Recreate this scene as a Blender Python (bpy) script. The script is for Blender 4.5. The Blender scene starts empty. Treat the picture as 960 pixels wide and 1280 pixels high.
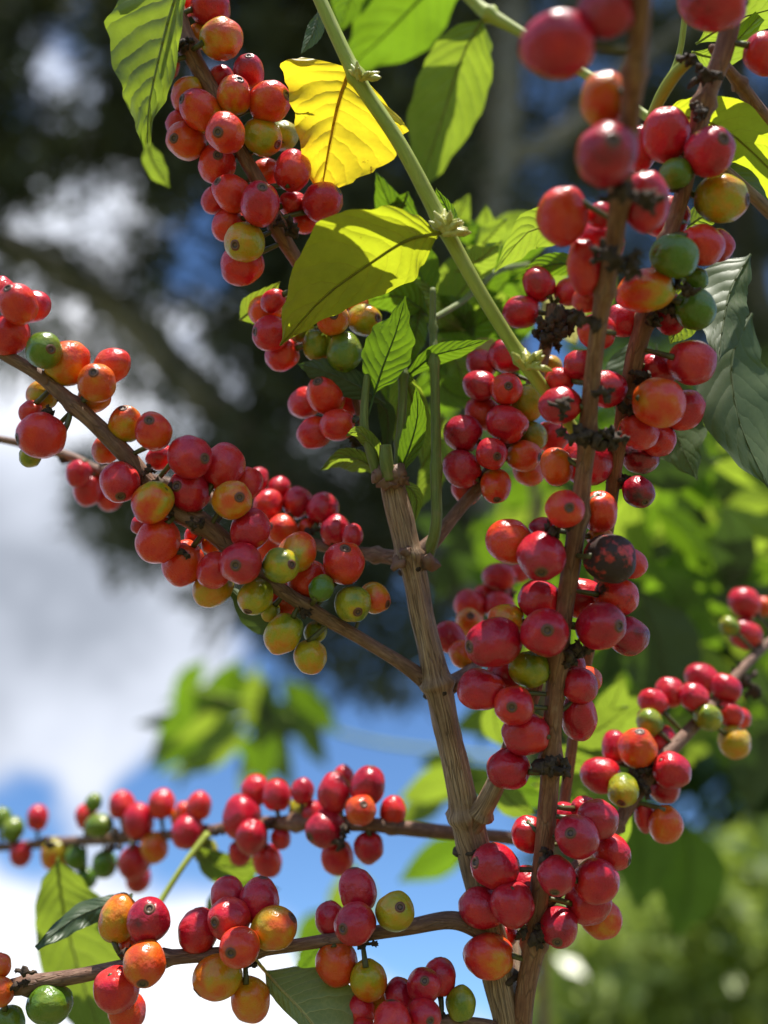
import bpy, bmesh, math, random
import numpy as np
from mathutils import Vector, Matrix, noise
random.seed(7)
sc = bpy.context.scene
COL = sc.collection
PITCH = math.radians(32); F = 480/math.tan(math.radians(20)); CAM = Vector((0,0,1.5))
RT = Vector((1,0,0)); FW = Vector((0,math.cos(PITCH),math.sin(PITCH))); UP = Vector((0,-math.sin(PITCH),math.cos(PITCH)))
def P(x,y,d):
    x,y,d=float(x),float(y),float(d); return CAM + d*(FW + RT*((x-480)/F) + UP*((640-y)/F))

# ------------------------------------------------------------------ helpers
def link(o,parent=None):
    COL.objects.link(o)
    if parent is not None:
        o.parent = parent; o.matrix_parent_inverse = Matrix.Translation(-parent_world(parent))
    return o
def parent_world(p):
    v = Vector(p.location)
    return v
def obj(name, me, parent=None):
    """mesh built in world coordinates; parents are unrotated so local = world - parent origin"""
    o = bpy.data.objects.new(name, me); COL.objects.link(o)
    if parent is not None: put(o, parent, Vector((0,0,0)))
    return o
def worldpos(o):
    v = Vector(o.location); p = o.parent
    while p: v = v + Vector(p.location); p = p.parent
    return v
def put(o, parent, wloc):
    o.parent = parent; o.location = wloc - worldpos(parent)
def empty(name, loc):
    o = bpy.data.objects.new(name, None); o.location = loc; o.empty_display_size=.02; COL.objects.link(o); return o
def tag(o,label=None,cat=None,group=None,kind=None):
    if label: o['label']=label
    if cat: o['category']=cat
    if group: o['group']=group
    if kind: o['kind']=kind
    return o
def mesh(name, vs, fs, mats, smooth=True, midx=None, uvs=None):
    me = bpy.data.meshes.new(name); me.from_pydata([tuple(v) for v in vs], [], fs)
    for m in mats: me.materials.append(m)
    if smooth: me.polygons.foreach_set('use_smooth',[True]*len(me.polygons))
    if midx: me.polygons.foreach_set('material_index', midx)
    if uvs:
        l = me.uv_layers.new(name='uv')
        for p in me.polygons:
            for li in p.loop_indices: l.data[li].uv = uvs[me.loops[li].vertex_index]
    me.update(); return me
def catmull(pts, n=8):
    out=[]; P_=[np.array(p,float) for p in pts]; P_=[2*P_[0]-P_[1]]+P_+[2*P_[-1]-P_[-2]]
    for i in range(1,len(P_)-2):
        a,b,c,d=P_[i-1:i+3]
        for k in range(n):
            t=k/n; out.append(.5*((2*b)+(c-a)*t+(2*a-5*b+4*c-d)*t*t+(3*b-a-3*c+d)*t**3))
    out.append(P_[-2]); return out

# ------------------------------------------------------------------ node helper
class NT:
    def __init__(s,name):
        s.m=bpy.data.materials.new(name); s.m.use_nodes=True; s.t=s.m.node_tree; s.t.nodes.clear()
        s.out=s.t.nodes.new('ShaderNodeOutputMaterial')
    def n(s,typ,inp=None,**kw):
        nd=s.t.nodes.new('ShaderNode'+typ)
        for k,v in kw.items(): setattr(nd,k,v)
        for k,v in (inp or {}).items():
            if isinstance(v,bpy.types.NodeSocket): s.t.links.new(v,nd.inputs[k])
            else: nd.inputs[k].default_value=v
        return nd
    def math(s,op,a,b=0.0,c=0.0,clamp=False):
        nd=s.n('Math',{0:a,1:b,2:c},operation=op); nd.use_clamp=clamp; return nd.outputs[0]
    def mix(s,f,a,b):
        nd=s.n('Mix',{0:f,6:a,7:b},data_type='RGBA'); return nd.outputs[2]
    def ramp(s,f,stops,interp='LINEAR'):
        nd=s.n('ValToRGB',{0:f}); r=nd.color_ramp; r.interpolation=interp
        while len(r.elements)<len(stops): r.elements.new(.5)
        for e,(p,c) in zip(r.elements,stops): e.position=p; e.color=c if len(c)==4 else (*c,1)
        return nd.outputs[0]
    def noise(s,vec,scale,detail=3,rough=.5): return s.n('TexNoise',{'Vector':vec,'Scale':scale,'Detail':detail,'Roughness':rough}).outputs[0]
    def done(s,sh): s.t.links.new(sh,s.out.inputs[0]); return s.m

def mat_cherry():
    m=NT('cherry_skin'); tc=m.n('TexCoord').outputs['Object']
    ripe=m.n('Attribute',attribute_type='OBJECT',attribute_name='ripeness').outputs['Fac']
    bl=m.n('Attribute',attribute_type='OBJECT',attribute_name='blush').outputs['Fac']
    blight=m.n('Attribute',attribute_type='OBJECT',attribute_name='blight').outputs['Fac']
    rnd=m.n('ObjectInfo').outputs['Random']
    off=m.n('VectorMath',{0:tc,1:m.n('CombineXYZ',{0:m.math('MULTIPLY',rnd,37.),1:m.math('MULTIPLY',rnd,91.)}).outputs[0]},operation='ADD').outputs[0]
    sep=m.n('SeparateXYZ',{0:tc})
    n1=m.noise(off,1.1,2); n2=m.noise(m.n('Mapping',{0:off,3:(6,6,1.2)}).outputs[0],1.5,4,.6)
    t=m.math('ADD',ripe,m.math('MULTIPLY',m.math('SUBTRACT',n1,.5),m.math('ADD',m.math('MULTIPLY',bl,2.4),.22)))
    t=m.math('ADD',t,m.math('MULTIPLY',m.math('SUBTRACT',n2,.5),.10))
    t=m.math('ADD',t,m.math('MULTIPLY',sep.outputs[2],m.math('MULTIPLY',bl,.5)))
    t=m.math('MULTIPLY',t,1/1.25,clamp=True)
    st=[(0,(.085,.17,.010)),(.1,(.15,.21,.012)),(.24,(.38,.33,.012)),(.36,(.60,.25,.008)),(.48,(.66,.10,.008)),(.6,(.66,.032,.012)),(.71,(.50,.009,.026)),(.83,(.33,.006,.022)),(.92,(.06,.006,.01)),(1,(.02,.008,.008))]
    c=m.ramp(t,st)
    v=m.n('TexVoronoi',{'Vector':off,'Scale':9.}).outputs['Distance']
    sp=m.math('MULTIPLY',m.math('LESS_THAN',v,.055),.35)
    c=m.mix(sp,c,(.62,.42,.25,1))
    fine=m.noise(off,22,3,.7)
    c=m.mix(m.math('MULTIPLY',m.math('SUBTRACT',fine,.66,clamp=True),.5),c,(.6,.35,.2,1))
    # tip ring scar staining
    tip=m.math('MULTIPLY',m.math('SUBTRACT',sep.outputs[2],.93,clamp=True),7.,clamp=True)
    c=m.mix(m.math('MULTIPLY',tip,.6),c,(.16,.05,.02,1))
    bm=m.math('MULTIPLY',m.math('SUBTRACT',m.noise(off,1.4,5,.6),m.math('SUBTRACT',.72,m.math('MULTIPLY',blight,.36))),9.,clamp=True)
    bm=m.math('MULTIPLY',bm,m.math('GREATER_THAN',blight,.01))
    c=m.mix(bm,c,(.035,.014,.010,1))
    scar=m.math('MULTIPLY',m.math('SUBTRACT',m.noise(m.n('Mapping',{0:off,3:(1,1,2.2)}).outputs[0],3.2,6,.75),.655,clamp=True),16.,clamp=True)
    c=m.mix(m.math('MULTIPLY',scar,.6),c,(.13,.05,.025,1))
    dust=m.math('MULTIPLY',m.math('SUBTRACT',m.noise(off,.9,4,.7),.5,clamp=True),.3,clamp=True)
    c=m.mix(dust,c,(.55,.34,.28,1))
    # waxy bloom and scuffs
    sc_=m.noise(m.n('Mapping',{0:off,3:(1.5,1.5,4)}).outputs[0],5,5,.65)
    rough=m.math('ADD',m.math('ADD',.16,m.math('MULTIPLY',sc_,.26)),m.math('ADD',m.math('MULTIPLY',scar,.3),dust))
    rough=m.math('ADD',rough,m.math('MULTIPLY',bm,.5))
    bump=m.n('Bump',{'Strength':.12,'Distance':.02,'Height':m.math('ADD',m.noise(off,3,3),m.math('MULTIPLY',fine,.03))}).outputs[0]
    p=m.n('BsdfPrincipled',{'Base Color':c,'Roughness':rough,'Normal':bump,'Specular IOR Level':.5,'Subsurface Weight':.12,'Subsurface Scale':.003,'Coat Weight':.15,'Coat Roughness':.12})
    p.inputs['Subsurface Radius'].default_value=(1,.35,.12)
    p.inputs['Specular IOR Level'].default_value=.42
    return m.done(p.outputs[0])
def mat_simple(name,c1,c2,scale=40,rough=.6,stretch=(1,1,1),bump=.3,coord='Object'):
    m=NT(name); tc=m.n('TexCoord').outputs[coord]; mp=m.n('Mapping',{0:tc,3:stretch}).outputs[0]
    n1=m.noise(mp,scale,5,.65); c=m.ramp(n1,[(.3,c1),(.7,c2)])
    b=m.n('Bump',{'Strength':bump,'Distance':.001,'Height':n1}).outputs[0]
    return m.done(m.n('BsdfPrincipled',{'Base Color':c,'Roughness':rough,'Normal':b}).outputs[0])
def mat_bark(name,dark,mid,light,us,vs,strength,lich=(.3,.29,.24),wscale=600):
    """uv bark: u round the stem, v along it (metres)"""
    m=NT(name); uv=m.n('UVMap',uv_map='uv').outputs[0]; tc=m.n('TexCoord').outputs['Object']
    w=m.noise(tc,90,2)
    mp=m.n('Mapping',{0:uv,3:(us,vs,1)}).outputs[0]
    mp=m.n('VectorMath',{0:mp,1:m.n('CombineXYZ',{0:m.math('MULTIPLY',w,1.3)}).outputs[0]},operation='ADD').outputs[0]
    n1=m.noise(mp,1.0,6,.68); n2=m.noise(tc,160,4,.6)
    vor=m.n('TexVoronoi',{'Vector':mp,'Scale':.9},feature='DISTANCE_TO_EDGE').outputs['Distance']
    crack=m.math('SUBTRACT',1,m.math('MULTIPLY',vor,14.,clamp=True),clamp=True)
    crack=m.math('MULTIPLY',crack,m.math('GREATER_THAN',n1,.47))
    c=m.ramp(n1,[(.25,dark),(.48,mid),(.72,light)])
    c=m.mix(m.math('MULTIPLY',m.math('SUBTRACT',n2,.55,clamp=True),2.6,clamp=True),c,(*lich,1))
    c=m.mix(m.math('MULTIPLY',crack,.5 if strength>.3 else .12),c,(*[q*.3 for q in dark],1))
    c=m.mix(m.math('MULTIPLY',m.math('SUBTRACT',m.noise(tc,38,5,.65),.5,clamp=True),3.2,clamp=True),c,(*[q*.75 for q in dark],1)) if strength>.4 else c
    h=m.math('SUBTRACT',m.math('ADD',n1,m.math('MULTIPLY',n2,.4)),m.math('MULTIPLY',crack,.8))
    b=m.n('Bump',{'Strength':strength,'Distance':.0008,'Height':h}).outputs[0]
    return m.done(m.n('BsdfPrincipled',{'Base Color':c,'Roughness':.62,'Normal':b,'Specular IOR Level':.35}).outputs[0])
def mat_leaf(name,c1,c2,tr,vein,rough=.33,fac=.45,spots=0.,ribs=9.5,veinamt=.42,bump=.7):
    m=NT(name); uv=m.n('UVMap',uv_map='uv').outputs[0]; s=m.n('SeparateXYZ',{0:uv}); tc=m.n('TexCoord').outputs['Object']
    rnd=m.n('ObjectInfo').outputs['Random']
    av=m.math('ABSOLUTE',s.outputs[1])
    wob=m.math('MULTIPLY',m.noise(uv,6,2),.35)
    ph=m.math('ADD',m.math('SUBTRACT',m.math('MULTIPLY',s.outputs[0],ribs),m.math('MULTIPLY',m.math('POWER',av,1.25),2.0)),wob)
    ph=m.math('ADD',ph,m.math('MULTIPLY',m.math('GREATER_THAN',s.outputs[1],0),.42))
    tri=m.math('MULTIPLY',m.math('ABSOLUTE',m.math('SUBTRACT',m.math('FRACT',ph),.5)),2.)
    side=m.math('MULTIPLY',m.math('SUBTRACT',tri,.90,clamp=True),10.,clamp=True)
    side=m.math('MULTIPLY',side,m.math('SUBTRACT',1.05,av,clamp=True))
    mid=m.math('MULTIPLY',m.math('SUBTRACT',.045,av,clamp=True),50.,clamp=True)
    v2=m.n('TexVoronoi',{'Vector':m.n('Mapping',{0:uv,3:(26,7,1)}).outputs[0],'Scale':1.},feature='DISTANCE_TO_EDGE').outputs['Distance']
    tert=m.math('MULTIPLY',m.math('SUBTRACT',.10,v2,clamp=True),4.,clamp=True)
    veins=m.math('MAXIMUM',m.math('MAXIMUM',m.math('MULTIPLY',side,.8),mid),m.math('MULTIPLY',tert,.35))
    big=m.noise(tc,28,4,.55); big2=m.noise(tc,220,3,.6)
    k=m.math('ADD',m.math('MULTIPLY',big,.75),m.math('MULTIPLY',big2,.25))
    k=m.math('ADD',k,m.math('MULTIPLY',m.math('SUBTRACT',rnd,.5),.25))
    base=m.ramp(k,[(.35,c1),(.65,c2)])
    trc=m.ramp(k,[(.3,tuple(q*.75 for q in tr)),(.7,tuple(min(1,q*1.2) for q in tr))])
    base=m.mix(m.math('MULTIPLY',veins,veinamt),base,(*vein,1)); trc=m.mix(m.math('MULTIPLY',veins,veinamt*.8),trc,(*vein,1))
    if spots:
        sp=m.math('MULTIPLY',m.math('SUBTRACT',m.noise(tc,130,5,.7),.66,clamp=True),14.,clamp=True)
        sp=m.math('MULTIPLY',sp,spots)
        base=m.mix(sp,base,(.10,.035,.01,1)); trc=m.mix(sp,trc,(.14,.04,.008,1))
    puff=m.math('SUBTRACT',1,m.math('POWER',tri,2.))
    h=m.math('ADD',m.math('MULTIPLY',puff,.9),m.math('ADD',m.math('MULTIPLY',big2,.18),m.math('MULTIPLY',mid,-.8)))
    b=m.n('Bump',{'Strength':bump,'Distance':.0006,'Height':h}).outputs[0]
    p=m.n('BsdfPrincipled',{'Base Color':base,'Roughness':m.math('ADD',rough,m.math('MULTIPLY',big2,.15)),'Normal':b,'Specular IOR Level':.5})
    t=m.n('BsdfTranslucent',{0:trc,'Normal':b})
    return m.done(m.n('MixShader',{0:fac,1:p.outputs[0],2:t.outputs[0]}).outputs[0])

M={}
M['cherry']=mat_cherry()
def mat_scar():
    m=NT('scar_brown'); tc=m.n('TexCoord').outputs['Object']; sp=m.n('SeparateXYZ',{0:tc})
    r=m.math('SQRT',m.math('ADD',m.math('POWER',sp.outputs[0],2.),m.math('POWER',sp.outputs[1],2.)))
    r=m.math('ADD',r,m.math('MULTIPLY',m.math('SUBTRACT',m.noise(tc,9,3),.5),.05))
    c=m.ramp(m.math('MULTIPLY',r,3.05),[(.05,(.02,.012,.008)),(.16,(.20,.10,.045)),(.26,(.03,.015,.01)),(.38,(.04,.018,.01)),(.5,(.17,.075,.03)),(.64,(.10,.035,.015)),(.82,(.20,.04,.015))])
    return m.done(m.n('BsdfPrincipled',{'Base Color':c,'Roughness':.45}).outputs[0])
M['ring']=mat_scar()
M['stalk']=mat_simple('stalk_green',(.045,.04,.015),(.12,.12,.025),200,.45)
M['husk']=mat_simple('dried_husk',(.012,.008,.005),(.09,.055,.03),500,.85,bump=.6)
M['bark']=mat_bark('coffee_bark',(.12,.068,.04),(.33,.205,.12),(.60,.42,.26),17,42,.9,(.56,.42,.28))
M['branch']=mat_bark('branch_bark',(.10,.05,.03),(.21,.11,.07),(.36,.22,.14),6,120,.55,(.30,.20,.13))
M['twigfg']=mat_bark('red_brown_bark',(.10,.04,.022),(.22,.095,.05),(.34,.19,.10),6,90,.5,(.38,.26,.16))
M['green']=mat_bark('green_stem',(.15,.18,.025),(.28,.34,.04),(.40,.45,.07),3,25,.12,(.38,.38,.12))
M['shoot']=mat_bark('young_green_bark',(.07,.08,.02),(.13,.17,.035),(.22,.25,.07),5,60,.3,(.25,.20,.10))
M['darkbark']=mat_bark('forest_bark',(.13,.12,.10),(.32,.29,.25),(.48,.45,.39),14,3,1.,(.25,.25,.2))
M['lf_yellow']=mat_leaf('leaf_yellow',(.34,.38,.03),(.62,.50,.04),(.76,.60,.02),(.50,.22,.02),.35,.62,1.)
M['lf_olive']=mat_leaf('leaf_olive',(.20,.23,.02),(.30,.30,.03),(.52,.60,.02),(.24,.18,.02),.35,.58,.7)
M['lf_green']=mat_leaf('leaf_green',(.035,.085,.012),(.075,.14,.02),(.20,.36,.012),(.10,.18,.03),.28,.42,.15)
M['lf_light']=mat_leaf('leaf_light_green',(.10,.16,.03),(.19,.25,.055),(.33,.46,.03),(.36,.38,.12),.3,.48,.1)
M['lf_dark']=mat_leaf('leaf_dark_green',(.03,.055,.02),(.055,.085,.035),(.07,.14,.015),(.11,.13,.05),.36,.25,.3,bump=.3)
M['lf_pale']=mat_leaf('leaf_pale_underside',(.20,.24,.08),(.30,.33,.13),(.25,.32,.05),(.62,.52,.16),.4,.35,.3,veinamt=.75,bump=.4)
M['lf_cream']=mat_leaf('leaf_cream',(.42,.40,.16),(.55,.50,.24),(.62,.58,.18),(.4,.36,.15),.4,.4,.2)
M['lf_under']=mat_leaf('leaf_grey_green',(.045,.08,.022),(.085,.125,.04),(.14,.22,.03),(.20,.24,.09),.42,.25,.3,bump=.25)

# ------------------------------------------------------------------ tube stems
def tube(pts, rad, name, mat, parent=None, seg=16, nodes=(), rough=.06, sub=8, jit=0.):
    """pts: [(x,y,d)] px/depth or Vectors; rad list in metres; nodes: parameters (point indices) with swelling"""
    W=[np.array(P(*p)) if not isinstance(p,Vector) else np.array(p) for p in pts]
    S=catmull(W,sub); R=[float(v[0]) for v in catmull([[r] for r in rad],sub)]
    n=len(S); vs=[];fs=[];uv=[]
    T=[Vector(S[min(i+1,n-1)]-S[max(i-1,0)]).normalized() for i in range(n)]
    N=T[0].orthogonal().normalized(); L=0
    for i in range(n):
        N=(N-T[i]*N.dot(T[i])).normalized(); B=T[i].cross(N)
        if i: L+=float(np.linalg.norm(S[i]-S[i-1]))
        r=R[i]
        rgh=rough*(.35 if mat.name=='green_stem' else 1)
        for nd in nodes:
            k=(i/sub-nd); r*=1+.34*math.exp(-(k/.06)**2)+.12*math.exp(-(k/.18)**2)
        c=Vector(S[i])
        if jit: c=c+Vector((noise.noise(c*60),noise.noise(c*60+Vector((5,5,5))),0))*jit
        for k in range(seg):
            a=2*math.pi*k/seg
            q=r*(1+rgh*noise.noise(Vector((math.cos(a)*1.4,math.sin(a)*1.4,L*60)))*2+rgh*.8*noise.noise(Vector((math.cos(a)*4,math.sin(a)*4,L*25+9))))
            vs.append(c+(N*math.cos(a)+B*math.sin(a))*q); uv.append((abs(2*k/seg-1),L))
    for i in range(n-1):
        for k in range(seg): a=i*seg+k; b=i*seg+(k+1)%seg; fs.append((a,b,b+seg,a+seg))
    fs.append(tuple(range(seg))[::-1]); fs.append(tuple((n-1)*seg+k for k in range(seg)))
    return obj(name, mesh(name,vs,fs,[mat],uvs=uv), parent)
class MB:
    def __init__(s): s.v=[];s.f=[];s.m=[];s.uv=[]
    def tubelet(s,a,b,r0,r1,mi=0,seg=7,bend=0.):
        a=Vector(a);b=Vector(b);T=(b-a).normalized();N=T.orthogonal().normalized();B=T.cross(N);o=len(s.v)
        bd=N*bend
        for i in range(5):
            u=i/4;c=a.lerp(b,u)+bd*(4*u*(1-u)); r=r0+(r1-r0)*u
            for k in range(seg):
                q=2*math.pi*k/seg; s.v.append(c+(N*math.cos(q)+B*math.sin(q))*r)
        for i in range(4):
            for k in range(seg): p=o+i*seg+k;w=o+i*seg+(k+1)%seg; s.f.append((p,w,w+seg,p+seg)); s.m.append(mi)
        s.f.append(tuple(o+4*seg+k for k in range(seg))); s.m.append(mi)
    def lump(s,c,r,mi=0,sx=(1,1,1),amp=.5):
        bm=bmesh.new(); bmesh.ops.create_icosphere(bm,subdivisions=2,radius=1); o=len(s.v); sd=Vector((random.random()*50,0,0))
        rot=Matrix.Rotation(random.random()*6,3,Vector((random.random()-.5,random.random()-.5,random.random()-.5)).normalized())
        for v in bm.verts:
            q=v.co*(1+amp*noise.noise(v.co*1.7+sd)*1.4); q=rot@Vector((q.x*sx[0],q.y*sx[1],q.z*sx[2])); s.v.append(Vector(c)+q*r)
        for f in bm.faces: s.f.append(tuple(o+v.index for v in f.verts)); s.m.append(mi)
        bm.free()
    def build(s,name,mats,parent=None): return obj(name,mesh(name,s.v,s.f,mats,midx=s.m),parent)

# ------------------------------------------------------------------ cherry meshes (unit radius, tip at +z)
def cherry_mesh(seed,with_ring):
    vs=[];fs=[];mi=[];NU,NV=40,28
    sd=Vector((seed*7.3,0,0))
    for j in range(NV+1):
        th=math.pi*j/NV
        for i in range(NU):
            ph=2*math.pi*i/NU
            d=Vector((math.sin(th)*math.cos(ph),math.sin(th)*math.sin(ph),math.cos(th)))
            r=1+.085*noise.noise(d*1.1+sd)+.03*noise.noise(d*2.4+sd)
            r*=1-.028*abs(math.cos(ph))**6*math.sin(th)  # faint seam of the two beans
            z=d.z
            if z>0: r*=1-.075*math.exp(-(math.sin(th)/.17)**2)
            else: r*=1-.11*math.exp(-(math.sin(th)/.28)**2)
            q=d*r; q.x*=1.0; q.y*=.95; vs.append(q)
    for j in range(NV):
        for i in range(NU):
            a=j*NU+i;b=j*NU+(i+1)%NU
            fs.append((a,a+NU,b+NU,b)); mi.append(0)
    def ring():
        rv=[];rf=[]; prof=[(0,.012),(.045,.024),(.07,.006),(.11,.002),(.145,.026),(.19,.034),(.235,.020),(.29,-.009)]
        n=20
        for (r,z) in prof:
            for k in range(n):
                a=2*math.pi*k/n; w=1+.08*noise.noise(Vector((math.cos(a)*2,math.sin(a)*2,seed)))
                rr=r*w; th=math.asin(min(1,rr)); d=Vector((rr*math.cos(a),rr*math.sin(a),math.cos(th))); R0=(1+.085*noise.noise(d*1.1+sd)+.03*noise.noise(d*2.4+sd))*(1-.075*math.exp(-(math.sin(th)/.17)**2))*(1-.028*abs(math.cos(a))**6*math.sin(th)); q=d*R0; rv.append(Vector((q.x,q.y*.95,q.z+z)))
        for j in range(len(prof)-1):
            for k in range(n): a=j*n+k;b=j*n+(k+1)%n; rf.append((a,a+n,b+n,b))
        return rv,rf
    rv,rf=ring()
    if with_ring:
        o=len(vs); vs+=rv; fs+=[tuple(o+i for i in f) for f in rf]; mi+=[1]*len(rf)
        return mesh('cherry',vs,fs,[M['cherry'],M['ring']],midx=mi), None
    return mesh('cherry',vs,fs,[M['cherry']]), mesh('blossom_scar',rv,rf,[M['ring']])
CM=[cherry_mesh(i,True)[0] for i in range(9)]
CS=[cherry_mesh(i,False) for i in range(9)]

def parse(txt):
    out=[]
    for ln in txt.strip().split(';'):
        tk=ln.split()
        if not tk: continue
        c=dict(x=float(tk[0]),y=float(tk[1]),r=float(tk[2]),t=float(tk[3]),ry=None,n=None,z=0.,b=.1,k=0.)
        for q in tk[4:]:
            if q[0]=='n': c['n']=tuple(float(v) for v in q[1:].split(','))
            elif q[0]=='z': c['z']=float(q[1:])
            elif q[0]=='y': c['ry']=float(q[1:])
            elif q[0]=='b': c['b']=float(q[1:])
            elif q[0]=='k': c['k']=float(q[1:])
        out.append(c)
    return out
def nearest(x,y,S):
    best=None
    for i in range(len(S)-1):
        a=S[i];b=S[i+1];ab=b[:2]-a[:2];L=ab.dot(ab)+1e-9
        u=max(0,min(1,((x-a[0])*ab[0]+(y-a[1])*ab[1])/L)); p=a+(b-a)*u
        d=math.hypot(p[0]-x,p[1]-y)
        if best is None or d<best[0]: best=(d,p)
    return best
ALLC=[]
def cherries(parent,stem,txt,sep,off=0.,doff=0.,warm=0.):
    """place fruit round a stem given as (x,y,d)"""
    S=catmull(stem,6); L=parse(txt)
    for c in L:
        s,p=nearest(c['x'],c['y'],S); c['p']=p
        if c['n'] and c['z']==0 and math.hypot(*c['n'])<.75: c['z']=.7
        R=c['r']*1.15; fr=math.sqrt(max(0,R*R-s*s))/F*p[2]
        dz=(c['z']+off)*.0065
        sg=1 if (c['z']+off)>=0 else -1
        c['d']=p[2]-sg*fr*.75-dz+doff
    for it in range(60):
        mv=False
        for i in range(len(L)):
            for j in range(i):
                a,b=L[i],L[j]
                ra=a['r']*a['d']/F; rb=b['r']*b['d']/F
                dm=(a['d']+b['d'])/2/F; pl=math.hypot(a['x']-b['x'],a['y']-b['y'])*dm
                need=(ra+rb)*1.0
                if pl>=need: continue
                nd=math.sqrt(need*need-pl*pl); cur=a['d']-b['d']
                if abs(cur)<nd-1e-5:
                    s=1 if (cur>0 or (cur==0 and i>j)) else -1
                    e=(nd-abs(cur))*.26*s; a['d']+=e; b['d']-=e; mv=True
        if not mv: break
    mb=MB(); hb=MB()
    for c in L:
        d=c['d']; r=c['r']; ry=c['ry']; w=P(c['x'],c['y'],d); elong=random.uniform(1.04,1.2)
        if c['n']:
            nx,ny=c['n']; q=min(.98,math.hypot(nx,ny)); nz=math.sqrt(1-q*q)
            ax=(RT*nx-UP*ny-FW*nz).normalized()
            if ry: r=(r+ry)/2
            rr=r/(1+(elong-1)*.5)
        else:
            vx,vy=c['x']-c['p'][0],c['y']-c['p'][1]; l=math.hypot(vx,vy)+1e-6; vx/=l;vy/=l
            if ry and ry>r*1.04: vx,vy=.15,(1 if vy>-.3 else -1); elong=ry/r
            elif ry and ry<r*.96: vx,vy=(1 if vx>0 else -1),.15; elong=r/ry; r=ry
            nz=-.35+random.uniform(-.25,.1)
            ax=(RT*vx-UP*vy-FW*nz).normalized(); rr=r if ry else r/(1+(elong-1)*.5)
        rw=rr*1.085*d/F
        qt=ax.to_track_quat('Z','Y')@Matrix.Rotation(random.random()*6.28,3,'Z').to_quaternion()
        v=random.randrange(9)
        o=bpy.data.objects.new('cherry', CS[v][0] if sep else CM[v]); COL.objects.link(o); put(o,parent,w)
        o.rotation_mode='QUATERNION'; o.rotation_quaternion=qt; o.scale=(rw,rw*random.uniform(.97,1.0)/.97,rw*elong)
        o['ripeness']=c['t']-(warm if .5<c['t']<1 else 0)+random.uniform(-.04,.03); o['blush']=c['b']; o['blight']=c['k']
        if c['k']: o['label']='cherry with black blotches'
        elif c['t']<.13: o['label']='green unripe cherry'
        elif c['t']<.5: o['label']='yellow half-ripe cherry'
        elif c['t']>1: o['label']='dark overripe cherry'
        if sep:
            g=bpy.data.objects.new('blossom_scar',CS[v][1]); COL.objects.link(g); g.parent=o
        # stalk from the stem to the fruit's base
        base=w-ax*rw*elong*.86; sp=P(*c['p'])
        dd=base-sp
        if dd.length<.03: mb.tubelet(sp,base,.0007,.0011,0,bend=random.uniform(-.001,.001))
        else: mb.tubelet(sp.lerp(base,.2),base,.0007,.0011,0)
    mb.build('fruit_stalks',[M['stalk']],parent)
    return hb
def husks(hb,parent,pts,n=7,s0=1.):
    """dry black husks and flower stubs on each knot: one welded clump per knot"""
    for (x,y,d) in pts:
        hb=MB(); c=P(x,y,d); s=s0*random.uniform(.6,1.)
        hb.lump(c,.0013*s,0,(1,1,1.3),.9)
        for i in range(max(3,int(n*.55))):
            a=random.random()*6.28; v=(RT*math.cos(a)*1.+UP*math.sin(a)*.7-FW*random.uniform(-.9,.35))*.0032*s*random.uniform(.5,1.2)
            hb.tubelet(c,c+v,.0006*s,.0005*s,0); hb.lump(c+v,random.uniform(.0005,.0012)*s,0,(1,1,random.uniform(1,2)),1.)
        hb.build('dried_husks',[M['husk']],parent)

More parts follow.
